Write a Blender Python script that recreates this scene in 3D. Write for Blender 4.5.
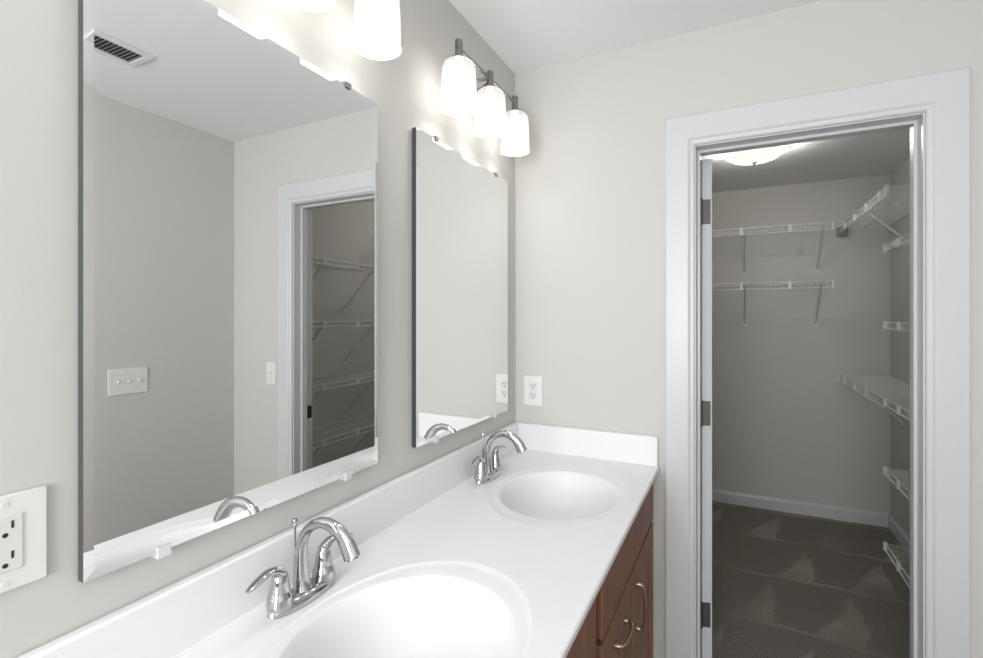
import bpy, bmesh, math, random
from mathutils import Vector, Matrix
random.seed(4)
PI = math.pi
scn = bpy.context.scene
for o in list(bpy.data.objects): bpy.data.objects.remove(o)
C = scn.collection

# ---------------------------------------------------------------- camera, world, lights, exposure
cam_d = bpy.data.cameras.new('camera'); cam = bpy.data.objects.new('camera', cam_d); C.objects.link(cam)
cam.location = (0.80, 0.0, 1.45)
cam.rotation_euler = (PI/2, 0, math.atan(243.5/491))
cam_d.sensor_width = 36; cam_d.lens = 36*491/983; cam_d.shift_y = -11/983; cam_d.clip_start = 0.02
scn.camera = cam
w = bpy.data.worlds.new('world'); scn.world = w; w.use_nodes = True
w.node_tree.nodes['Background'].inputs[0].default_value = (0.75, 0.87, 1, 1)
w.node_tree.nodes['Background'].inputs[1].default_value = 1.0
scn.view_settings.view_transform = 'Standard'; scn.view_settings.look = 'None'
scn.view_settings.exposure = 0.52; scn.view_settings.gamma = 1; scn.view_settings.use_curve_mapping = False

def area(name, loc, rot, sx, sy, power, col=(1, 1, 1)):
    d = bpy.data.lights.new(name, 'AREA'); d.shape = 'RECTANGLE'; d.size = sx; d.size_y = sy; d.energy = power; d.color = col
    o = bpy.data.objects.new(name, d); C.objects.link(o); o.location = loc; o.rotation_euler = rot; return o
def point(name, loc, power, radius=0.03, col=(1, 1, 1)):
    d = bpy.data.lights.new(name, 'POINT'); d.energy = power; d.shadow_soft_size = radius; d.color = col
    o = bpy.data.objects.new(name, d); C.objects.link(o); o.location = loc; return o
P_FILL, P_VANITY, P_CLOSET, E_SHADE, E_DOME = 40, 0.75, 15, 0.25, 0.3
area('back_fill_light', (0.62, -1.50, 1.55), (PI/2+0.25, 0, -0.4), 0.9, 1.3, P_FILL, (0.97, 0.985, 1))  # added fill behind the camera, no such source is known

# ---------------------------------------------------------------- materials
def mat(name, col, rough=0.5, metal=0.0, spec=0.5, emis=None, estr=0, coat=0):
    m = bpy.data.materials.new(name); m.use_nodes = True
    b = m.node_tree.nodes['Principled BSDF']
    b.inputs['Base Color'].default_value = (*col, 1); b.inputs['Roughness'].default_value = rough
    b.inputs['Metallic'].default_value = metal; b.inputs['Specular IOR Level'].default_value = spec
    b.inputs['Coat Weight'].default_value = coat
    if emis: b.inputs['Emission Color'].default_value = (*emis, 1); b.inputs['Emission Strength'].default_value = estr
    return m
def nd(m, t): return m.node_tree.nodes.new(t)
def lk(m, a, b): m.node_tree.links.new(a, b)
def bump(m, scale, strength, dist=0.001, detail=3, stretch=None):
    b = m.node_tree.nodes['Principled BSDF']
    tc = nd(m, 'ShaderNodeTexCoord'); n = nd(m, 'ShaderNodeTexNoise'); bp = nd(m, 'ShaderNodeBump')
    n.inputs['Scale'].default_value = scale; n.inputs['Detail'].default_value = detail
    bp.inputs['Strength'].default_value = strength; bp.inputs['Distance'].default_value = dist
    if stretch:
        mp = nd(m, 'ShaderNodeMapping'); mp.inputs['Scale'].default_value = stretch
        lk(m, tc.outputs['Object'], mp.inputs[0]); lk(m, mp.outputs[0], n.inputs['Vector'])
    else: lk(m, tc.outputs['Object'], n.inputs['Vector'])
    lk(m, n.outputs['Fac'], bp.inputs['Height']); lk(m, bp.outputs[0], b.inputs['Normal'])
    return n
def varied(m, c1, c2, scale, stretch=(1, 1, 1), detail=4):
    b = m.node_tree.nodes['Principled BSDF']
    tc = nd(m, 'ShaderNodeTexCoord'); mp = nd(m, 'ShaderNodeMapping'); n = nd(m, 'ShaderNodeTexNoise'); r = nd(m, 'ShaderNodeValToRGB')
    mp.inputs['Scale'].default_value = stretch; n.inputs['Scale'].default_value = scale; n.inputs['Detail'].default_value = detail
    r.color_ramp.elements[0].color = (*c1, 1); r.color_ramp.elements[1].color = (*c2, 1)
    r.color_ramp.elements[0].position = 0.3; r.color_ramp.elements[1].position = 0.7
    lk(m, tc.outputs['Object'], mp.inputs[0]); lk(m, mp.outputs[0], n.inputs['Vector']); lk(m, n.outputs['Fac'], r.inputs[0]); lk(m, r.outputs[0], b.inputs['Base Color'])

M = {}
M['wall'] = mat('greige_wall_paint', (0.60, 0.588, 0.56), 0.75, spec=0.25); bump(M['wall'], 260, 0.12)
M['ceil'] = mat('white_ceiling_paint', (0.86, 0.865, 0.88), 0.9, spec=0.1); bump(M['ceil'], 120, 0.3)
M['trim'] = mat('white_trim_paint', (0.62, 0.625, 0.642), 0.32, spec=0.4); bump(M['trim'], 60, 0.03)
M['stone'] = mat('white_cultured_marble', (0.83, 0.83, 0.84), 0.32, spec=0.35)
M['mirror'] = mat('mirror_silvering', (0.93, 0.935, 0.93), 0.0, 1.0)
M['mirror_edge_shade'] = mat('mirror_edge_gap_shade', (0.05, 0.055, 0.05), 0.2)  # dark glass edge, also paints in the shade of the gap behind
M['clip'] = mat('clear_plastic_clip', (0.7, 0.7, 0.7), 0.15, spec=0.6)
M['clipdark'] = mat('steel_clip', (0.25, 0.25, 0.25), 0.35, 0.8)
M['chrome'] = mat('polished_chrome', (0.50, 0.51, 0.52), 0.05, 1.0)
M['nickel'] = mat('brushed_nickel', (0.30, 0.29, 0.28), 0.32, 1.0); bump(M['nickel'], 400, 0.05)
M['hinge'] = mat('satin_hinge_steel', (0.13, 0.13, 0.13), 0.4, 0.7)
M['dark'] = mat('dark_slot', (0.02, 0.02, 0.02), 0.6)
M['plastic'] = mat('white_wallplate_plastic', (0.76, 0.76, 0.74), 0.3, spec=0.5)
M['plastic2'] = mat('white_device_plastic', (0.71, 0.71, 0.69), 0.28, spec=0.5)
M['wire'] = mat('white_vinyl_wire', (0.80, 0.80, 0.79), 0.35, spec=0.5)
M['brace'] = mat('grey_steel_brace', (0.66, 0.66, 0.65), 0.45, 0.2)
M['wood'] = mat('stained_maple', (0.2, 0.08, 0.04), 0.5, spec=0.3)
varied(M['wood'], (0.20, 0.097, 0.06), (0.30, 0.155, 0.10), 5, (6, 6, 0.7), 6)
M['wood_in'] = mat('dark_cabinet_reveal', (0.06, 0.025, 0.015), 0.5); varied(M['wood_in'], (0.05, 0.02, 0.012), (0.08, 0.035, 0.02), 6)
M['pull'] = mat('satin_nickel_pull', (0.45, 0.34, 0.27), 0.3, 1.0)
M['vent'] = mat('white_vent_enamel', (0.75, 0.75, 0.76), 0.4)
M['tile'] = mat('brown_floor_tile', (0.45, 0.42, 0.38), 0.4)
# carpet: pile brushed into vacuum strokes (lighter wedges between stroke rows)
m = M['carpet'] = mat('brushed_grey_carpet', (0.08, 0.075, 0.065), 0.95, spec=0.1)
b = m.node_tree.nodes['Principled BSDF']
tc = nd(m, 'ShaderNodeTexCoord'); sep = nd(m, 'ShaderNodeSeparateXYZ')
dn = nd(m, 'ShaderNodeTexNoise'); dn.inputs['Scale'].default_value = 3.0; dn.inputs['Detail'].default_value = 2
lk(m, tc.outputs['Object'], dn.inputs['Vector'])
va = nd(m, 'ShaderNodeVectorMath'); va.operation = 'SCALE'; va.inputs['Scale'].default_value = 0.14
lk(m, dn.outputs['Color'], va.inputs[0]); vb = nd(m, 'ShaderNodeVectorMath'); vb.operation = 'ADD'
lk(m, tc.outputs['Object'], vb.inputs[0]); lk(m, va.outputs[0], vb.inputs[1]); lk(m, vb.outputs[0], sep.inputs[0])
def mth(op, a, bb=None, cl=False):
    n = nd(m, 'ShaderNodeMath'); n.operation = op; n.use_clamp = cl
    for i, q in enumerate((a, bb)):
        if q is None: continue
        if isinstance(q, (int, float)): n.inputs[i].default_value = q
        else: lk(m, q, n.inputs[i])
    return n.outputs[0]
row = mth('DIVIDE', mth('SUBTRACT', sep.outputs['Y'], 0.10), 0.52); fy = mth('FRACT', row)
ph = mth('MULTIPLY', mth('FLOOR', row), 0.37)
gx = mth('FRACT', mth('ADD', mth('DIVIDE', sep.outputs['X'], 0.36), ph))
le = mth('ADD', 0.12, mth('MULTIPLY', fy, 0.72)); ri = mth('ADD', 0.72, mth('MULTIPLY', fy, 0.10))
wedge = mth('MULTIPLY', mth('MULTIPLY', mth('SUBTRACT', gx, le), 14, True), mth('MULTIPLY', mth('SUBTRACT', ri, gx), 22, True))
line = mth('MULTIPLY', mth('SUBTRACT', 0.045, mth('ABSOLUTE', mth('SUBTRACT', fy, 0.03))), 40, True)
pn = nd(m, 'ShaderNodeTexNoise'); pn.inputs['Scale'].default_value = 2.2; lk(m, tc.outputs['Object'], pn.inputs['Vector'])
amt = mth('MULTIPLY', mth('MAXIMUM', wedge, line), mth('MULTIPLY', mth('SUBTRACT', pn.outputs['Fac'], 0.36), 3.2, True))
gr = nd(m, 'ShaderNodeTexNoise'); gr.inputs['Scale'].default_value = 160; gr.inputs['Detail'].default_value = 4; lk(m, tc.outputs['Object'], gr.inputs['Vector'])
fac = mth('ADD', mth('MULTIPLY', amt, 0.42), mth('MULTIPLY', mth('SUBTRACT', gr.outputs['Fac'], 0.45), 1.5), True)
rp = nd(m, 'ShaderNodeValToRGB'); rp.color_ramp.elements[0].color = (0.185, 0.17, 0.146, 1); rp.color_ramp.elements[1].color = (0.55, 0.51, 0.44, 1)
lk(m, fac, rp.inputs[0]); lk(m, rp.outputs[0], b.inputs['Base Color'])
bp = nd(m, 'ShaderNodeBump'); bp.inputs['Strength'].default_value = 0.6; bp.inputs['Distance'].default_value = 0.004
lk(m, gr.outputs['Fac'], bp.inputs['Height']); lk(m, bp.outputs[0], b.inputs['Normal'])
# floor tile grout
m2 = M['tile']; bt = nd(m2, 'ShaderNodeTexBrick'); bt.inputs['Color1'].default_value = (0.17, 0.14, 0.12, 1); bt.inputs['Color2'].default_value = (0.14, 0.12, 0.10, 1)
bt.inputs['Mortar'].default_value = (0.1, 0.09, 0.08, 1); bt.inputs['Scale'].default_value = 1; bt.inputs['Brick Width'].default_value = 0.3; bt.inputs['Row Height'].default_value = 0.3
bt.inputs['Mortar Size'].default_value = 0.004; bt.offset = 0
t2 = nd(m2, 'ShaderNodeTexCoord'); lk(m2, t2.outputs['Object'], bt.inputs['Vector']); lk(m2, bt.outputs['Color'], m2.node_tree.nodes['Principled BSDF'].inputs['Base Color'])
# frosted lit glass: brighter round the bulb inside
def lit_glass(name, z0, width, hi, lo, tint=(1, 0.985, 0.96), see=0.28):
    m = mat(name, (0.85, 0.85, 0.84), 0.25, spec=0.5, emis=tint, estr=1)
    tc = nd(m, 'ShaderNodeTexCoord'); s = nd(m, 'ShaderNodeSeparateXYZ'); lk(m, tc.outputs['Object'], s.inputs[0])
    def q(op, a, bb=None, cl=False):
        n = nd(m, 'ShaderNodeMath'); n.operation = op; n.use_clamp = cl
        for i, v in enumerate((a, bb)):
            if v is None: continue
            if isinstance(v, (int, float)): n.inputs[i].default_value = v
            else: lk(m, v, n.inputs[i])
        return n.outputs[0]
    d = q('DIVIDE', q('SUBTRACT', s.outputs['Z'], z0), width)
    g = q('POWER', 2.718, q('MULTIPLY', q('MULTIPLY', d, d), -1))
    pb = m.node_tree.nodes['Principled BSDF']; lk(m, q('ADD', q('MULTIPLY', g, hi-lo), lo), pb.inputs['Emission Strength'])
    pb.inputs['Base Color'].default_value = (0.42, 0.42, 0.42, 1)
    mx = nd(m, 'ShaderNodeMixShader'); tr = nd(m, 'ShaderNodeBsdfTransparent'); mx.inputs[0].default_value = see     # the frosted glass lets part of the bulb's light straight through
    tr.inputs[0].default_value = (*tint, 1)
    lk(m, pb.outputs[0], mx.inputs[1]); lk(m, tr.outputs[0], mx.inputs[2]); lk(m, mx.outputs[0], m.node_tree.nodes['Material Output'].inputs[0])
    return m
M['shade'] = lit_glass('frosted_lit_glass', -0.100, 0.040, E_SHADE, 0.15)
M['dome'] = lit_glass('alabaster_lit_glass', -0.03, 0.08, E_DOME, 0.2, (1, 1, 0.95), 0.3)
m = M['pane'] = bpy.data.materials.new('added_window_glass'); m.use_nodes = True  # glass for the made-up window behind the camera
nt = m.node_tree; nt.nodes.clear(); o_ = nd(m, 'ShaderNodeOutputMaterial'); mx = nd(m, 'ShaderNodeMixShader'); tr = nd(m, 'ShaderNodeBsdfTransparent'); gl = nd(m, 'ShaderNodeBsdfGlossy')
gl.inputs['Roughness'].default_value = 0.02; mx.inputs[0].default_value = 0.08
lk(m, tr.outputs[0], mx.inputs[1]); lk(m, gl.outputs[0], mx.inputs[2]); lk(m, mx.outputs[0], o_.inputs[0])

# ---------------------------------------------------------------- mesh helpers
def obj(name, bm, m, parent=None, smooth=False, bevel=0, loc=None, autosmooth=40):
    me = bpy.data.meshes.new(name); bmesh.ops.recalc_face_normals(bm, faces=bm.faces)
    bm.to_mesh(me); bm.free()
    o = bpy.data.objects.new(name, me); C.objects.link(o)
    for q in (m if isinstance(m, (list, tuple)) else [m]): me.materials.append(q)
    if parent: o.parent = parent
    if loc: o.location = loc
    if smooth:
        for p in me.polygons: p.use_smooth = True
        try: me.set_sharp_from_angle(angle=math.radians(autosmooth))
        except Exception: pass
    if bevel:
        md = o.modifiers.new('bevel', 'BEVEL'); md.width = bevel; md.segments = 3; md.limit_method = 'ANGLE'; md.angle_limit = math.radians(40)
        for p in me.polygons: p.use_smooth = True
        try: me.set_sharp_from_angle(angle=math.radians(60))
        except Exception: pass
    return o
def box(bm, x0, x1, y0, y1, z0, z1):
    v = [bm.verts.new((x, y, z)) for x in (x0, x1) for y in (y0, y1) for z in (z0, z1)]
    fs = []
    for f in ((0, 1, 3, 2), (4, 6, 7, 5), (0, 4, 5, 1), (2, 3, 7, 6), (0, 2, 6, 4), (1, 5, 7, 3)): fs.append(bm.faces.new([v[i] for i in f]))
    return fs
def BX(*a):
    bm = bmesh.new(); box(bm, *a); return bm
def frames(pts):
    T = []
    for i in range(len(pts)):
        a = pts[max(i-1, 0)]; bq = pts[min(i+1, len(pts)-1)]; T.append((bq-a).normalized())
    up = Vector((0, 0, 1)) if abs(T[0].z) < 0.9 else Vector((0, 1, 0))
    N = (up - T[0]*up.dot(T[0])).normalized(); out = []
    for i, t in enumerate(T):
        N = (N - t*N.dot(t)).normalized(); out.append((t, N, t.cross(N)))
    return out
def tube(bm, pts, r, n=8, sx=1.0, sy=1.0, caps=True):
    pts = [Vector(p) for p in pts]; rs = r if isinstance(r, (list, tuple)) else [r]*len(pts)
    fr = frames(pts); rings = []
    for i, p in enumerate(pts):
        t, N, B = fr[i]
        ax = sx[i] if isinstance(sx, (list, tuple)) else sx; ay = sy[i] if isinstance(sy, (list, tuple)) else sy
        rings.append([bm.verts.new(p + N*(math.cos(2*PI*k/n)*rs[i]*ax) + B*(math.sin(2*PI*k/n)*rs[i]*ay)) for k in range(n)])
    for a, bq in zip(rings, rings[1:]):
        for k in range(n): bm.faces.new((a[k], a[(k+1) % n], bq[(k+1) % n], bq[k]))
    if caps: bm.faces.new(rings[0][::-1]); bm.faces.new(rings[-1])
def spline(pts, k=6, vals=None):
    P = [Vector(p) for p in pts]; out = []; vo = []
    for i in range(len(P)-1):
        p0 = P[max(i-1, 0)]; p1 = P[i]; p2 = P[i+1]; p3 = P[min(i+2, len(P)-1)]
        for j in range(k):
            t = j/k
            out.append(0.5*((2*p1)+(p2-p0)*t+(2*p0-5*p1+4*p2-p3)*t*t+(3*p1-p0-3*p2+p3)*t**3))
            if vals: vo.append(vals[i]*(1-t)+vals[i+1]*t)
    out.append(P[-1])
    if vals: vo.append(vals[-1]); return out, vo
    return out
def lathe(bm, prof, n=32, cx=0, cy=0, sx=1, sy=1):
    rings = []
    for r, z in prof:
        if r < 1e-6: rings.append([bm.verts.new((cx, cy, z))])
        else: rings.append([bm.verts.new((cx+math.cos(2*PI*k/n)*r*sx, cy+math.sin(2*PI*k/n)*r*sy, z)) for k in range(n)])
    for a, bq in zip(rings, rings[1:]):
        for k in range(n):
            if len(a) == 1 and len(bq) == 1: continue
            if len(a) == 1: bm.faces.new((a[0], bq[(k+1) % n], bq[k]))
            elif len(bq) == 1: bm.faces.new((a[k], a[(k+1) % n], bq[0]))
            else: bm.faces.new((a[k], a[(k+1) % n], bq[(k+1) % n], bq[k]))
def rot(bm, M4): bmesh.ops.transform(bm, matrix=M4, verts=bm.verts)
def thing(name, label, cat, loc=(0, 0, 0), rz=0, group=None):
    o = bpy.data.objects.new(name, None); o.empty_display_size = 0.05; C.objects.link(o)
    o.location = loc; o.rotation_euler = (0, 0, rz); o['label'] = label; o['category'] = cat
    if group: o['group'] = group
    return o
def struct(name, bm, m, **k):
    o = obj(name, bm, m, **k); o['kind'] = 'structure'; return o
def kids(o): return [q for q in bpy.data.objects if q.parent == o]
def dup(root, loc, rz, label, group=None):
    r = root.copy(); C.objects.link(r); r.location = loc; r.rotation_euler = (0, 0, rz); r['label'] = label
    if group: r['group'] = group
    for ch in kids(root):
        c = ch.copy(); C.objects.link(c); c.parent = r
        for g in kids(ch):
            d = g.copy(); C.objects.link(d); d.parent = c
    return r

# ---------------------------------------------------------------- the rooms
D, T, W, H = 1.83, 0.12, 1.757, 2.44
OX0, OX1, OH = 0.680, 1.288, 2.041           # door opening
CB, CR, CL = 4.255, 1.76, 0.0                # closet back, right, left
YB = -1.6
struct('floor', BX(0, W, YB, D+0.06, -0.1, 0), M['tile'])
struct('floor_closet', BX(CL, CR, D+0.06, CB, -0.1, 0.006), M['carpet'])
struct('ceiling', BX(-0.1, W+0.15, YB-0.1, CB+0.1, H, H+0.1), M['ceil'])
struct('wall_left', BX(-0.1, 0, YB-0.1, CB+0.1, -0.1, H), M['wall'])
struct('wall_right', BX(W, W+0.12, YB-0.1, D, -0.1, H), M['wall'])
bm = bmesh.new(); box(bm, 0, OX0-0.018, D, D+T, 0, H); box(bm, OX1+0.018, W+0.12, D, D+T, 0, H); box(bm, OX0-0.018, OX1+0.018, D, D+T, OH+0.018, H)
struct('wall_far', bm, M['wall'])
struct('wall_closet_back', BX(CL, CR+0.1, CB, CB+0.1, 0, H), M['wall'])
struct('wall_closet_right', BX(CR, CR+0.09, D+T, CB, 0, H), M['wall'])
bm = bmesh.new(); wx0, wx1, wz0, wz1 = 0.12, 1.12, 0.85, 2.2
box(bm, 0, wx0, YB-0.12, YB, 0, H); box(bm, wx1, W, YB-0.12, YB, 0, H); box(bm, wx0, wx1, YB-0.12, YB, 0, wz0); box(bm, wx0, wx1, YB-0.12, YB, wz1, H)
struct('wall_back', bm, M['wall'])
bm = bmesh.new()
for a in ((wx0, wx0+.05, wz0, wz1), (wx1-.05, wx1, wz0, wz1), (wx0, wx1, wz0, wz0+.05), (wx0, wx1, wz1-.05, wz1), (wx0, wx1, 1.5, 1.54)): box(bm, a[0], a[1], YB-0.09, YB-0.05, a[2], a[3])
wf = struct('added_window_1', bm, M['trim'])  # unseen window, made up to go with the fill light
p = obj('added_window_pane', BX(wx0+.05, wx1-.05, YB-0.072, YB-0.068, wz0+.05, wz1-.05), M['pane'], wf)

def baseboard(name, x0, y0, x1, y1, nx, ny, h=0.10, t=0.014, shoe=True):
    # extruded profile running from (x0,y0) to (x1,y1); (nx,ny) points into the room
    prof = [(0, 0.006), (t, 0.006), (t, h-0.022), (t*0.75, h-0.012), (t*0.45, h-0.004), (t*0.4, h), (0, h)]
    bm = bmesh.new(); r = [[bm.verts.new((x+nx*d, y+ny*d, z)) for d, z in prof] for x, y in ((x0, y0), (x1, y1))]
    n = len(prof)
    for k in range(n): bm.faces.new((r[0][k], r[0][(k+1) % n], r[1][(k+1) % n], r[1][k]))
    bm.faces.new(r[0]); bm.faces.new(r[1][::-1]); return struct(name, bm, M['trim'])
baseboard('baseboard_back', CL, CB, CR, CB, 0, -1)
baseboard('baseboard_closet_right', CR, D+T, CR, CB, -1, 0)
baseboard('baseboard_closet_left', CL, D+T, CL, CB, 1, 0)
baseboard('baseboard_right', W, YB, W, D, -1, 0)
baseboard('baseboard_far', OX1+0.105, D, W, D, 0, -1)

# door casing (moulded, mitred), one each side of the wall, jamb with stop
def casing(name, y, s, x0, x1, h, wd):
    # profile: distance from opening outwards, thickness off the wall
    pr = [(0.004, 0), (0.004, 0.009), (0.008, 0.0125), (0.018, 0.0135), (0.022, 0.018), (0.026, 0.020), (wd-0.004, 0.020), (wd, 0.017), (wd, 0)]
    bm = bmesh.new(); cols = []
    for d, t in pr:
        cols.append([bm.verts.new(q) for q in ((x0-d, y+s*t, 0), (x0-d, y+s*t, h+d*1.08), (x1+d, y+s*t, h+d*1.08), (x1+d, y+s*t, 0))])
    n = len(pr)
    for i in range(n):
        a, bq = cols[i], cols[(i+1) % n]
        for k in range(3): bm.faces.new((a[k], a[k+1], bq[k+1], bq[k]))
    bm.faces.new([c[0] for c in cols]); bm.faces.new([c[3] for c in cols][::-1])
    return struct(name, bm, M['trim'])
casing('trim_1', D, -1, OX0, OX1, OH, 0.099)
casing('trim_2', D+T, 1, OX0, OX1, OH, 0.085)
bm = bmesh.new()
box(bm, OX0-0.018, OX0, D-0.001, D+T+0.001, 0, OH+0.018); box(bm, OX1, OX1+0.018, D-0.001, D+T+0.001, 0, OH+0.018); box(bm, OX0, OX1, D-0.001, D+T+0.001, OH, OH+0.018)
sy0, sy1 = D+0.045, D+0.08                   # stop
box(bm, OX0, OX0+0.010, sy0, sy1, 0, OH); box(bm, OX1-0.010, OX1, sy0, sy1, 0, OH); box(bm, OX0+0.01, OX1-0.01, sy0, sy1, OH-0.010, OH)
jb = struct('trim_3', bm, M['trim'], bevel=0.0015)
bm = bmesh.new(); box(bm, OX1-0.0008, OX1+0.001, D+0.086, D+0.119, 0.912, 0.978)
box(bm, OX1-0.0012, OX1, D+0.108, D+0.119, 0.925, 0.965)
sp = obj('strike_plate', bm, M['dark'], jb); sp['label'] = 'dark strike plate on the latch side'

# closet door leaf, swung open into the closet, hinged at the left jamb
dr = bpy.data.objects.new('door_1', None); C.objects.link(dr); dr['kind'] = 'structure'
dr.location = (OX0+0.006, D+T+0.012, 0); dr.rotation_euler = (0, 0, math.radians(13))
DW, DH, DT = 0.60, 2.033, 0.036
bm = bmesh.new(); box(bm, 0.004, DT+0.004, 0.0, DW, 0.012, DH)
leaf = obj('door_slab', bm, M['trim'], dr, bevel=0.0015)
bm = bmesh.new()
for xf in (DT+0.004, 0.004-0.004):
    for z0, z1 in ((0.2, 0.95), (1.08, 1.9)):
        for a in ((0.10, 0.115, z0, z1), (DW-0.115, DW-0.10, z0, z1), (0.10, DW-0.10, z0, z0+0.015), (0.10, DW-0.10, z1-0.015, z1)):
            box(bm, xf, xf+0.004, *a)
obj('panel_moulding', bm, M['trim'], dr)
for z in (0.36, 1.10, 1.84):
    bm = bmesh.new()
    box(bm, 0.006, 0.034, -0.0018, 0.0015, z-0.045, z+0.045)
    tube(bm, [(0.0, -0.006, z-0.047), (0.0, -0.006, z+0.047)], 0.0065, 12)
    tube(bm, [(0.0, -0.006, z+0.047), (0.0, -0.006, z+0.053)], 0.0045, 10)
    for k, zz in enumerate((-0.03, 0.0, 0.03)):
        tube(bm, [(0.013+0.013*(k % 2), -0.0018, z+zz), (0.013+0.013*(k % 2), -0.0032, z+zz)], 0.004, 10)
    obj('hinge', bm, M['hinge'], dr, smooth=True)
for s in (1, -1):
    x0 = DT+0.004 if s > 0 else 0.004
    bm = bmesh.new(); lathe(bm, [(0, 0), (0.032, 0), (0.030, 0.006), (0.012, 0.010), (0.011, 0.025), (0.024, 0.034), (0.028, 0.048), (0.022, 0.060), (0, 0.064)], 24)
    rot(bm, Matrix.Rotation(s*PI/2, 4, 'Y')); rot(bm, Matrix.Translation((x0, DW-0.065, 0.95)))
    obj('door_knob', bm, M['nickel'], dr, smooth=True)

# ---------------------------------------------------------------- vanity top with two moulded bowls
ZT = 0.926; Y0, Y1, XF = 0.225, D-0.001, 0.560
sinks = [(0.313, 0.655), (0.323, 1.43)]
SPL = 1.0475
top = thing('double_sink_countertop', 'long white cultured marble vanity top with two moulded oval bowls and backsplash', 'countertop', (0, 0, ZT))
bm = bmesh.new()
AX, AY = 0.180, 0.212                        # bowl opening half axes
RX, RY = 0.200, 0.272                        # shallow moulded dish round it
XB = 0.022
NA = 128
def ring(cx, cy, ax, ay, z): return [(cx+ax*math.cos(2*PI*k/NA), cy+ay*math.sin(2*PI*k/NA), z) for k in range(NA)]
def square(cx, cy, x0, x1, y0, y1, z):
    out = []
    for k in range(NA):
        a = 2*PI*k/NA; dx, dy = RX*math.cos(a), RY*math.sin(a)
        t = min(((x1-cx)/dx) if dx > 1e-9 else ((x0-cx)/dx if dx < -1e-9 else 1e9), ((y1-cy)/dy) if dy > 1e-9 else ((y0-cy)/dy if dy < -1e-9 else 1e9))
        out.append([cx+dx*t, cy+dy*t, z])
    for X in (x0, x1):                       # snap nearest sample to each corner
        for Y in (y0, y1):
            k = min(range(NA), key=lambda q: (out[q][0]-X)**2+(out[q][1]-Y)**2); out[k] = [X, Y, z]
    return out
def bridge(bm, ra, rb):
    for k in range(NA):
        k2 = (k+1) % NA
        try: bm.faces.new((ra[k], ra[k2], rb[k2], rb[k]))
        except ValueError: pass
halves = ((Y0, SPL), (SPL, Y1))
for (cx, cy), (ya, yb) in zip(sinks, halves):
    R = [square(cx, cy, XB, XF-0.006, ya, yb, 0)]
    for f, z in ((1.06, 0.0), (1.0, 0.0), (0.93, -0.0005), (0.85, -0.0015), (0.76, -0.0025), (0.64, -0.0031), (0.4, -0.0036), (0.15, -0.0044), (0.0, -0.0056)):
        R.append(ring(cx, cy, AX+(RX-AX)*f+0.0, AY+(RY-AY)*f, z))
    V = [[bm.verts.new(p) for p in r] for r in R]
    for a, bq in zip(V, V[1:]): bridge(bm, a, bq)
# front edge, rounded nose
nose = [(XF-0.006, 0), (XF-0.0025, -0.0006), (XF-0.0006, -0.0025), (XF, -0.005), (XF, -0.014), (XF-0.0015, -0.0165), (XF-0.004, -0.018), (XF-0.03, -0.018)]
r = [[bm.verts.new((x, y, z)) for x, z in nose] for y in (Y0, Y1)]
for k in range(len(nose)-1): bm.faces.new((r[0][k], r[0][k+1], r[1][k+1], r[1][k]))
box(bm, XB, XF-0.01, Y0, Y0+0.003, -0.018, -0.0002)
obj('deck', bm, M['stone'], top, smooth=True, autosmooth=50)
for cx, cy in sinks:
    bm = bmesh.new(); V = []
    prof = [(1.0, -0.0056), (0.985, -0.0070), (0.965, -0.0100), (0.94, -0.0160), (0.91, -0.0270), (0.875, -0.043), (0.83, -0.063), (0.75, -0.086), (0.62, -0.108), (0.45, -0.118), (0.28, -0.124), (0.14, -0.127)]
    dxc = -0.070                             # bowl floor shifted toward the faucet
    for f, z in prof:
        s = (1-f)
        V.append([bm.verts.new(p) for p in ring(cx+dxc*s, cy, AX*f if f > 0.2 else 0.024, AY*f if f > 0.2 else 0.024, z)])
    for a, bq in zip(V, V[1:]): bridge(bm, a, bq)
    bs = obj('sink_bowl', bm, M['stone'], top, smooth=True, autosmooth=80)
    bm = bmesh.new(); dx = cx+dxc*0.86
    lathe(bm, [(0.0, -0.1245), (0.011, -0.1245), (0.0125, -0.128), (0.016, -0.1275), (0.0235, -0.1235), (0.025, -0.1245), (0.025, -0.130)], 28, dx, cy)
    obj('drain', bm, M['chrome'], bs, smooth=True)
    bm = bmesh.new(); tube(bm, [(cx-0.04, cy-AY*0.952, -0.030), (cx-0.04, cy-AY*0.938, -0.029)], 0.010, 16)
    obj('overflow_ring', bm, M['chrome'], bs, smooth=True)
bm = bmesh.new(); box(bm, 0.001, XB, Y0, Y1, -0.018, 0.104)
obj('backsplash', bm, M['stone'], top, bevel=0.004)
bm = bmesh.new(); box(bm, XB-0.002, XF-0.004, Y1-0.021, Y1, -0.001, 0.104)
sd = obj('side_splash', bm, M['stone'], top, bevel=0.004)

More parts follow.
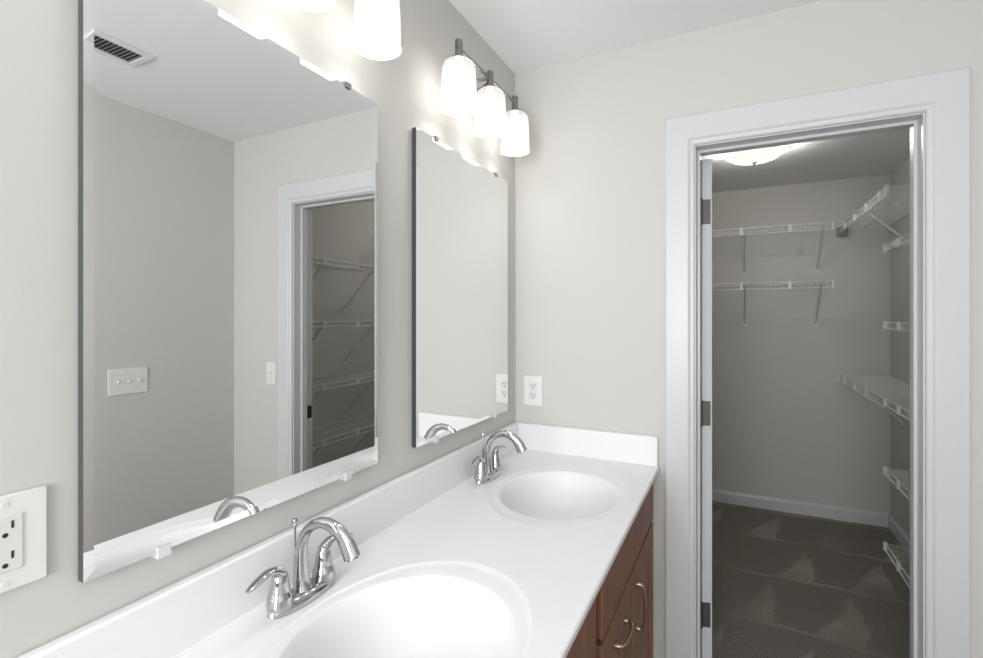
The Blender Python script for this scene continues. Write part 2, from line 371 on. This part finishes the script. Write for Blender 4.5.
# ---------------------------------------------------------------- cabinets
def pull(parent, a, bq, out=0.028, name='handle'):
    # arched bow pull between two points on a face that looks toward +x
    a, bq = Vector(a), Vector(bq); d = (bq-a).normalized(); o = Vector((1, 0, 0))
    pts = [a, a+o*0.012, a+o*out*0.8+d*0.012, (a+bq)/2+o*out, bq+o*out*0.8-d*0.012, bq+o*0.012, bq]
    P, Rr = spline(pts, 5, [0.007, 0.0055, 0.0048, 0.0055, 0.0048, 0.0055, 0.007])
    bm = bmesh.new(); tube(bm, P, Rr, 10)
    for q in (a, bq): tube(bm, [q, q+o*0.004], 0.0095, 14)
    obj(name, bm, M['pull'], parent, smooth=True)
XC, XD = 0.520, 0.540
def cabinet(ya, yb, mirrored, label):
    t = thing('vanity_cabinet', label, 'cabinet', (0, 0, 0), group=None)
    bm = bmesh.new()
    box(bm, 0.002, XC, ya, ya+0.018, 0.0, 0.907); box(bm, 0.002, XC, yb-0.018, yb, 0.0, 0.907)
    box(bm, 0.002, 0.01, ya+0.018, yb-0.018, 0.1, 0.907); box(bm, 0.01, XC-0.02, ya+0.018, yb-0.018, 0.10, 0.118)
    # face frame
    box(bm, XC-0.019, XC, ya+0.018, ya+0.04, 0.1, 0.907); box(bm, XC-0.019, XC, yb-0.04, yb-0.018, 0.1, 0.907)
    box(bm, XC-0.019, XC, ya+0.04, yb-0.04, 0.855, 0.907); box(bm, XC-0.019, XC, ya+0.04, yb-0.04, 0.715, 0.745); box(bm, XC-0.019, XC, ya+0.04, yb-0.04, 0.1, 0.13)
    ym = (yb-0.385) if not mirrored else (ya+0.385)
    box(bm, XC-0.019, XC, ym-0.02, ym+0.02, 0.13, 0.715)
    box(bm, XC-0.012, XC-0.006, ya+0.02, yb-0.02, 0.12, 0.87)
    obj('cabinet_box', bm, M['wood'], t)
    obj('toe_kick', BX(XC-0.09, XC-0.075, ya+0.018, yb-0.018, 0.0, 0.10), M['wood_in'], t)
    g = 0.028
    def slab(name, a, bq, z0, z1, framed=False):
        bm = bmesh.new()
        if framed:
            w_ = 0.058; box(bm, XC+0.001, XD-0.007, a+w_, bq-w_, z0+w_, z1-w_)
            for q in ((a, a+w_, z0, z1), (bq-w_, bq, z0, z1), (a+w_, bq-w_, z0, z0+w_), (a+w_, bq-w_, z1-w_, z1)): box(bm, XC+0.001, XD, *q)
        else: box(bm, XC+0.001, XD, a, bq, z0, z1)
        return obj(name, bm, M['wood'], t, bevel=0.0022)
    slab('false_front', ya+g, yb-g*0.3 if not mirrored else yb-g, 0.740, 0.901)
    if not mirrored: d0, d1, r0, r1 = ym+0.003, yb-g*0.3, ya+g, ym-0.003
    else: d0, d1, r0, r1 = ya+g*0.6, ym-0.003, ym+0.003, yb-g
    dd = slab('door', d0, d1, 0.125, 0.726, True)
    hy = d0+0.045 if not mirrored else d1-0.045
    pull(dd, (XD, hy, 0.535), (XD, hy, 0.665), 0.026)
    yc = (r0+r1)/2
    for z0, z1 in ((0.585, 0.726), (0.36, 0.579), (0.125, 0.354)):
        q = slab('drawer', r0, r1, z0, z1)
        zc = (z0+z1)/2
        pull(q, (XD, yc-0.055, zc), (XD, yc+0.055, zc), 0.026)
    return t
cabinet(0.235, SPL, True, 'brown wood vanity cabinet under the near sink, only its top front panel showing')
cabinet(SPL, D-0.004, False, 'brown wood vanity cabinet under the far sink with bow handles on door and drawer')

# ---------------------------------------------------------------- mirrors
def mirror(yc, label):
    wd, ht, z0 = 0.606, 0.880, 1.094
    t = thing('wall_mirror', label, 'mirror', (0.0, yc, z0), group=None)
    x0, x1, bv, bd = 0.003, 0.017, 0.012, 0.0007
    bm = bmesh.new()
    def rect(x, m_): return [bm.verts.new(q) for q in ((x, -wd/2+m_, m_), (x, wd/2-m_, m_), (x, wd/2-m_, ht-m_), (x, -wd/2+m_, ht-m_))]
    A, B_, Cc = rect(x0, 0), rect(x1-bd, 0), rect(x1, bv)
    fb = bm.faces.new(A); fr = bm.faces.new(Cc)
    sides = [bm.faces.new((A[k], A[(k+1) % 4], B_[(k+1) % 4], B_[k])) for k in range(4)]
    for k in range(4): bm.faces.new((B_[k], B_[(k+1) % 4], Cc[(k+1) % 4], Cc[k]))
    fb.material_index = 1
    for f in sides: f.material_index = 1
    obj('mirror_glass', bm, [M['mirror'], M['mirror_edge_shade']], t)
    for yy in (-0.2, 0.2):
        for zz, s, mm in ((0, 1, M['clip']), (ht, -1, M['clipdark'])):
            bm = bmesh.new(); box(bm, 0.0005, x1+0.0005, yy-0.010, yy+0.010, zz-s*0.009, zz-s*0.0005) if s > 0 else box(bm, 0.0005, x1+0.0005, yy-0.010, yy+0.010, zz+0.0005, zz+0.007)
            box(bm, x1+0.0003, x1+0.003, yy-0.010, yy+0.010, min(zz-s*0.009, zz+s*0.008), max(zz-s*0.009, zz+s*0.008)) if s > 0 else box(bm, x1+0.0003, x1+0.003, yy-0.008, yy+0.008, zz-0.006, zz+0.007)
            c = obj('mirror_clip', bm, mm, t, bevel=0.0008)
    return t
mirror(0.650, 'near wall mirror above the near sink, reflecting the switch plates and closet doorway')
mirror(1.418, 'far wall mirror above the far sink, beside the room corner')

# ---------------------------------------------------------------- vanity lights
def vanity_light(yc, label):
    z = 2.211; X = 0.092
    t = thing('vanity_light', label, 'light fixture', (0, yc, z))
    bm = bmesh.new(); lathe(bm, [(0, 0.001), (0.062, 0.001), (0.064, 0.006), (0.060, 0.014), (0.045, 0.020), (0.0, 0.022)], 36)
    rot(bm, Matrix.Rotation(PI/2, 4, 'Y')); obj('backplate', bm, M['nickel'], t, smooth=True)
    bm = bmesh.new()
    for s in (-1, 1): tube(bm, spline([(0.018, s*0.028, -0.004), (0.05, s*0.026, 0.0), (X-0.003, s*0.008, 0.010)], 5), 0.005, 10)
    obj('arm', bm, M['nickel'], t, smooth=True)
    bm = bmesh.new(); tube(bm, [(X, -0.215, 0.011), (X, 0.215, 0.011)], 0.0048, 14)
    obj('crossbar', bm, M['nickel'], t, smooth=True)
    for k in (-1, 0, 1):
        y = 0.20*k
        bm = bmesh.new(); lathe(bm, [(0, 0.034), (0.0105, 0.034), (0.0115, 0.032), (0.0115, -0.012), (0.016, -0.015), (0.026, -0.020), (0.027, -0.023), (0.0, -0.0235)], 24)
        hd = obj('shade_holder', bm, M['nickel'], t, smooth=True, loc=(X, y, 0))
        bm = bmesh.new()
        pr = [(0.018, -0.023), (0.033, -0.0265), (0.0435, -0.035), (0.0480, -0.050), (0.050, -0.10), (0.051, -0.150), (0.0535, -0.163), (0.0530, -0.1645), (0.0522, -0.163)]
        lathe(bm, pr, 40); obj('glass_shade', bm, M['shade'], t, smooth=True, loc=(X, y, 0))
        bm = bmesh.new(); lathe(bm, [(0, -0.024), (0.012, -0.024), (0.013, -0.034), (0.020, -0.050), (0.022, -0.062), (0.018, -0.074), (0.009, -0.081), (0, -0.083)], 20)
        obj('bulb', bm, M['bulb'], t, smooth=True, loc=(X, y, 0))
        point('bulb_light', (X, yc+y, z-0.112), P_VANITY, 0.026, (1, 0.985, 0.96))
    return t
M['bulb'] = mat('lit_bulb', (0.9, 0.9, 0.9), 0.4, emis=(1, 0.97, 0.93), estr=4)
vanity_light(0.66, 'three-shade vanity light above the near mirror, only its lowest shade ends in view')
vanity_light(1.418, 'three-shade brushed nickel vanity light above the far mirror, near the corner')

# ---------------------------------------------------------------- faucets
def make_faucet(label):
    t = thing('faucet', label, 'faucet', (0, 0, 0))
    bm = bmesh.new()
    lathe(bm, [(0, 0), (0.029, 0), (0.030, 0.003), (0.029, 0.011), (0.025, 0.016), (0.018, 0.019), (0, 0.019)], 40, 0, 0, 0.93, 2.55)
    obj('base_plate', bm, M['chrome'], t, smooth=True)
    pts = [(0, 0, 0.012), (-0.003, 0, 0.032), (-0.005, 0, 0.070), (-0.001, 0, 0.106), (0.018, 0, 0.135), (0.050, 0, 0.150), (0.083, 0, 0.144), (0.106, 0, 0.125), (0.120, 0, 0.101)]
    P, R = spline(pts, 6, [0.0195, 0.0155, 0.0120, 0.0100, 0.0088, 0.0090, 0.0102, 0.0118, 0.0130])
    _, SY = spline(pts, 6, [1, 1, 1, 1, 1.05, 1.15, 1.25, 1.35, 1.35])
    bm = bmesh.new(); tube(bm, P, R, 20, 1.0, SY); spt = obj('spout', bm, M['chrome'], t, smooth=True)
    bm = bmesh.new(); tube(bm, [(0.1195, 0, 0.102), (0.1215, 0, 0.098)], 0.010, 16); obj('aerator', bm, M['nickel'], spt, smooth=True)
    bm = bmesh.new(); tube(bm, [(-0.021, 0.0, 0.012), (-0.021, 0, 0.132)], 0.0026, 8); lathe(bm, [(0, 0.128), (0.005, 0.129), (0.0065, 0.137), (0.005, 0.144), (0, 0.146)], 14, -0.021, 0)
    obj('lift_rod', bm, M['chrome'], t, smooth=True)
    for s in (-1, 1):
        y = 0.052*s
        bm = bmesh.new(); lathe(bm, [(0, 0.012), (0.0225, 0.012), (0.023, 0.018), (0.0215, 0.028), (0.0205, 0.033), (0.0185, 0.035), (0.0175, 0.042), (0.0150, 0.056), (0.0130, 0.067), (0.010, 0.074), (0, 0.077)], 28, 0, y)
        h = obj('handle', bm, M['chrome'], t, smooth=True)
        lp = [(0.0, y-s*0.004, 0.060), (0, y+s*0.002, 0.071), (0.001, y+s*0.016, 0.081), (0.003, y+s*0.034, 0.082), (0.005, y+s*0.054, 0.077), (0.007, y+s*0.070, 0.073)]
        P, R = spline(lp, 5, [0.012, 0.0125, 0.010, 0.0085, 0.0075, 0.004])
        _, a = spline(lp, 5, [1, 0.9, 0.65, 0.5, 0.42, 0.5]); _, bq = spline(lp, 5, [1, 1, 1.05, 1.15, 1.2, 1.2])
        bm = bmesh.new(); tube(bm, P, R, 14, a, bq); obj('lever', bm, M['chrome'], h, smooth=True)
    return t
f1 = make_faucet('chrome two-lever arched faucet behind the near sink, larger in view'); f1.location = (0.075, 0.667, ZT)
dup(f1, (0.075, 1.44, ZT), 0, 'chrome two-lever arched faucet behind the far sink under the far mirror')

# ---------------------------------------------------------------- wall plates; built facing -y, centre at origin
def plate_base(label, name, cat, gangs, wd, ht=0.118):
    t = thing(name, label, cat)
    bm = bmesh.new(); box(bm, -wd/2, wd/2, -0.0055, 0, -ht/2, ht/2); obj('cover_plate', bm, M['plastic'], t, bevel=0.0022)
    return t
def screw(bm, x, z): tube(bm, [(x, -0.0052, z), (x, -0.0066, z)], 0.0032, 12)
def outlet(label, wd=0.078):
    t = plate_base(label, 'wall_outlet', 'outlet', 1, wd)
    bm = bmesh.new(); box(bm, -0.0168, 0.0168, -0.0070, -0.005, -0.034, 0.034); rc = obj('receptacle', bm, M['plastic2'], t, bevel=0.001)
    bm = bmesh.new()
    for zc in (0.0185, -0.0185):
        box(bm, -0.0080, -0.0057, -0.0074, -0.0068, zc+0.000, zc+0.0095); box(bm, 0.0055, 0.0080, -0.0074, -0.0068, zc-0.0005, zc+0.0085)
        tube(bm, [(0, -0.0068, zc-0.0075), (0, -0.0074, zc-0.0075)], 0.0029, 12)
    obj('socket_slots', bm, M['dark'], rc)
    for zz in (0.0485, -0.0485):
        bm = bmesh.new(); screw(bm, 0, zz); obj('screw', bm, M['plastic2'], t)
    return t
def switch(label, gangs, wd):
    t = plate_base(label, 'light_switch', 'switch', gangs, wd)
    for k in range(gangs):
        x = (k-(gangs-1)/2)*0.046
        bm = bmesh.new(); box(bm, x-0.0055, x+0.0055, -0.0062, -0.005, -0.0125, 0.0125); sl = obj('toggle_surround', bm, M['plastic2'], t)
        bm = bmesh.new(); box(bm, x-0.0035, x+0.0035, -0.016, -0.006, -0.003, 0.006); rot(bm, Matrix.Rotation(-0.0, 4, 'X')); obj('toggle', bm, M['plastic'], t, bevel=0.001)
        for zz in (0.0305, -0.0305):
            bm = bmesh.new(); screw(bm, x, zz); obj('screw', bm, M['plastic2'], t)
    return t
o = outlet('white wall outlet on the left wall beside the near mirror', 0.084); o.location = (0, 0.2715, 1.175); o.rotation_euler = (0, 0, PI/2)
o = outlet('white wall outlet on the far wall above the side splash near the corner'); o.location = (0.079, D, 1.160)
o = switch('white triple toggle switch plate seen in the near mirror, on the wall opposite', 3, 0.165); o.location = (W, 1.292, 1.157); o.rotation_euler = (0, 0, -PI/2)
o = switch('white single switch plate seen in the near mirror, just beside the door casing', 1, 0.072); o.location = (1.454, D, 1.155)

# ---------------------------------------------------------------- ceiling vent
v = thing('ceiling_vent', 'white slatted ceiling air vent seen at the top left of the near mirror', 'vent', (1.275, 0.93, H))
bm = bmesh.new()
for a in ((-0.075, 0.075, -0.17, -0.145), (-0.075, 0.075, 0.145, 0.17), (-0.075, -0.05, -0.145, 0.145), (0.05, 0.075, -0.145, 0.145)): box(bm, *a, -0.008, -0.0005)
obj('vent_frame', bm, M['vent'], v, bevel=0.002)
obj('vent_duct', BX(-0.05, 0.05, -0.145, 0.145, -0.0015, -0.0005), M['dark'], v)
bm = bmesh.new()
for k in range(20):
    y = -0.138+k*0.0145; vs = [bm.verts.new(q) for q in ((-0.05, y+0.0015, -0.002), (0.05, y+0.0015, -0.002), (0.05, y-0.0015, -0.007), (-0.05, y-0.0015, -0.007))]
    bm.faces.new(vs); vs = [bm.verts.new(q.co+Vector((0, 0.0012, 0.0012))) for q in vs]; bm.faces.new(vs)
obj('vent_slats', bm, M['vent'], v)

# ---------------------------------------------------------------- closet ceiling light
LX, LY = 0.90, 3.17
d = thing('closet_ceiling_light', 'lit alabaster glass bowl light on the closet ceiling', 'ceiling light', (LX, LY, H))
bm = bmesh.new(); lathe(bm, [(0, -0.0005), (0.138, -0.0005), (0.140, -0.006), (0.130, -0.020), (0.08, -0.024), (0, -0.024)], 48); obj('pan', bm, M['nickel'], d, smooth=True)
bm = bmesh.new(); lathe(bm, [(0.170, -0.030), (0.166, -0.040), (0.150, -0.062), (0.115, -0.085), (0.07, -0.098), (0.0, -0.104)], 48); obj('glass_bowl', bm, M['dome'], d, smooth=True)
bm = bmesh.new(); lathe(bm, [(0, -0.102), (0.014, -0.103), (0.015, -0.108), (0.007, -0.112), (0.008, -0.118), (0, -0.124)], 16); obj('finial', bm, M['nickel'], d, smooth=True)
for k in range(3):
    a = math.radians(5+120*k); bm = bmesh.new()
    tube(bm, [(0.112, 0, -0.010), (0.176, 0, -0.020), (0.178, 0, -0.036), (0.168, 0, -0.044)], 0.004, 8); rot(bm, Matrix.Rotation(a, 4, 'Z'))
    obj('glass_clip', bm, M['nickel'], d, smooth=True)
point('closet_bulb_light', (LX, LY, H-0.070), P_CLOSET, 0.03, (1, 0.98, 0.94))

# ---------------------------------------------------------------- wire shelves
# local frame: wall face at y=0, shelf projects to -y, runs from x=0 to x=L, deck at z=0
def wire_shelf(label, L, dep, loc, rz, braces, caps=(True, True), group=None, drop=0.29, clips=True, lip=0.042):
    t = thing('wire_shelf', label, 'shelf', loc, rz, group)
    bm = bmesh.new(); n = int(L/0.0254); R = 0.0011
    for k in range(n+1):
        x = min(L, 0.004+k*(L-0.008)/n)
        tube(bm, [(x, -0.006, 0), (x, -dep, 0), (x, -dep-0.002, -lip)], R, 4)
    for y in (-0.006, -dep*0.5): tube(bm, [(0, y, -0.002), (L, y, -0.002)], 0.0024, 6)
    obj('wire_deck', bm, M['wire'], t)
    bm = bmesh.new(); tube(bm, [(0, -dep, 0.002), (L, -dep, 0.002)], 0.0032, 8); tube(bm, [(0, -dep-0.003, -lip), (L, -dep-0.003, -lip)], 0.0032, 8)
    obj('front_rail', bm, M['wire'], t)
    for i, x in enumerate((0, L)):
        if caps[i]:
            bm = bmesh.new(); box(bm, x-0.005, x+0.005, -dep-0.009, -dep+0.006, -lip-0.006, 0.008); obj('end_cap', bm, M['wire'], t, bevel=0.0015)
    k = 0.22
    while clips and k < L-0.1:
        bm = bmesh.new(); box(bm, k-0.009, k+0.009, -dep-0.009, -dep+0.004, -lip-0.005, 0.007); obj('lip_clip', bm, M['wire'], t, bevel=0.001); k += 0.30
    for x in braces:
        bm = bmesh.new(); tube(bm, [(x, -dep+0.004, -0.006), (x, -dep+0.03, -0.030), (x, -0.004, -drop)], [0.0035, 0.006, 0.006], 8)
        br = obj('brace', bm, M['brace'], t, smooth=True)
        bm = bmesh.new(); box(bm, x-0.010, x+0.010, -0.010, 0.0, -drop-0.018, -drop+0.008); obj('brace_foot', bm, M['wire'], br, bevel=0.002)
    return t
dep = 0.30
xe = 1.385
bk = 'wire shelves on the closet back wall'
wire_shelf('upper of the two white wire shelves on the closet back wall', xe-0.02, dep, (0.02, CB, 2.09), 0, (0.20, 0.845, 1.315), (False, True), bk)
wire_shelf('lower of the two white wire shelves on the closet back wall', xe-0.02, dep, (0.02, CB, 1.697), 0, (0.20, 0.845, 1.305), (False, True), bk)
# right wall: rotate so the wall face is x=CR and shelf projects to -x; local +x -> -y
def right_shelf(label, ya, yb, z, braces, caps, group=None, dp=0.295, lip=0.042):
    return wire_shelf(label, yb-ya, dp, (CR, yb, z), -PI/2, braces, caps, group, lip=lip)
yn = 3.06
s = right_shelf('high white wire shelf on the closet right wall running to the back corner', yn-0.06, CB-0.01, 2.09, (0.72,), (False, True))
bm = bmesh.new(); box(bm, -0.001, 0.04, -0.310, -0.250, -0.060, 0.004)
e = obj('end_bracket', bm, M['nickel'], s, bevel=0.003); e['label'] = 'dark wall-mounted end bracket'
right_shelf('lower white wire shelf on the closet right wall running to the back corner', yn+0.002, CB-0.01, 1.047, (0.60,), (True, False))
ys = D+T+0.03
for z, lab in ((1.805, 'topmost wire shelf of the five-shelf stack nearer the closet door'), (1.425, 'second wire shelf from the top of the stack nearer the closet door'),
               (1.047, 'middle wire shelf of the five-shelf stack nearer the closet door'), (0.709, 'fourth wire shelf from the top of the stack nearer the closet door'),
               (0.338, 'lowest white wire shelf in the closet, just above the carpet')):
    right_shelf(lab, ys, yn-0.03, z, (0.34, 0.80), (True, True), 'wire shelves stacked nearer the closet door', lip=0.028)
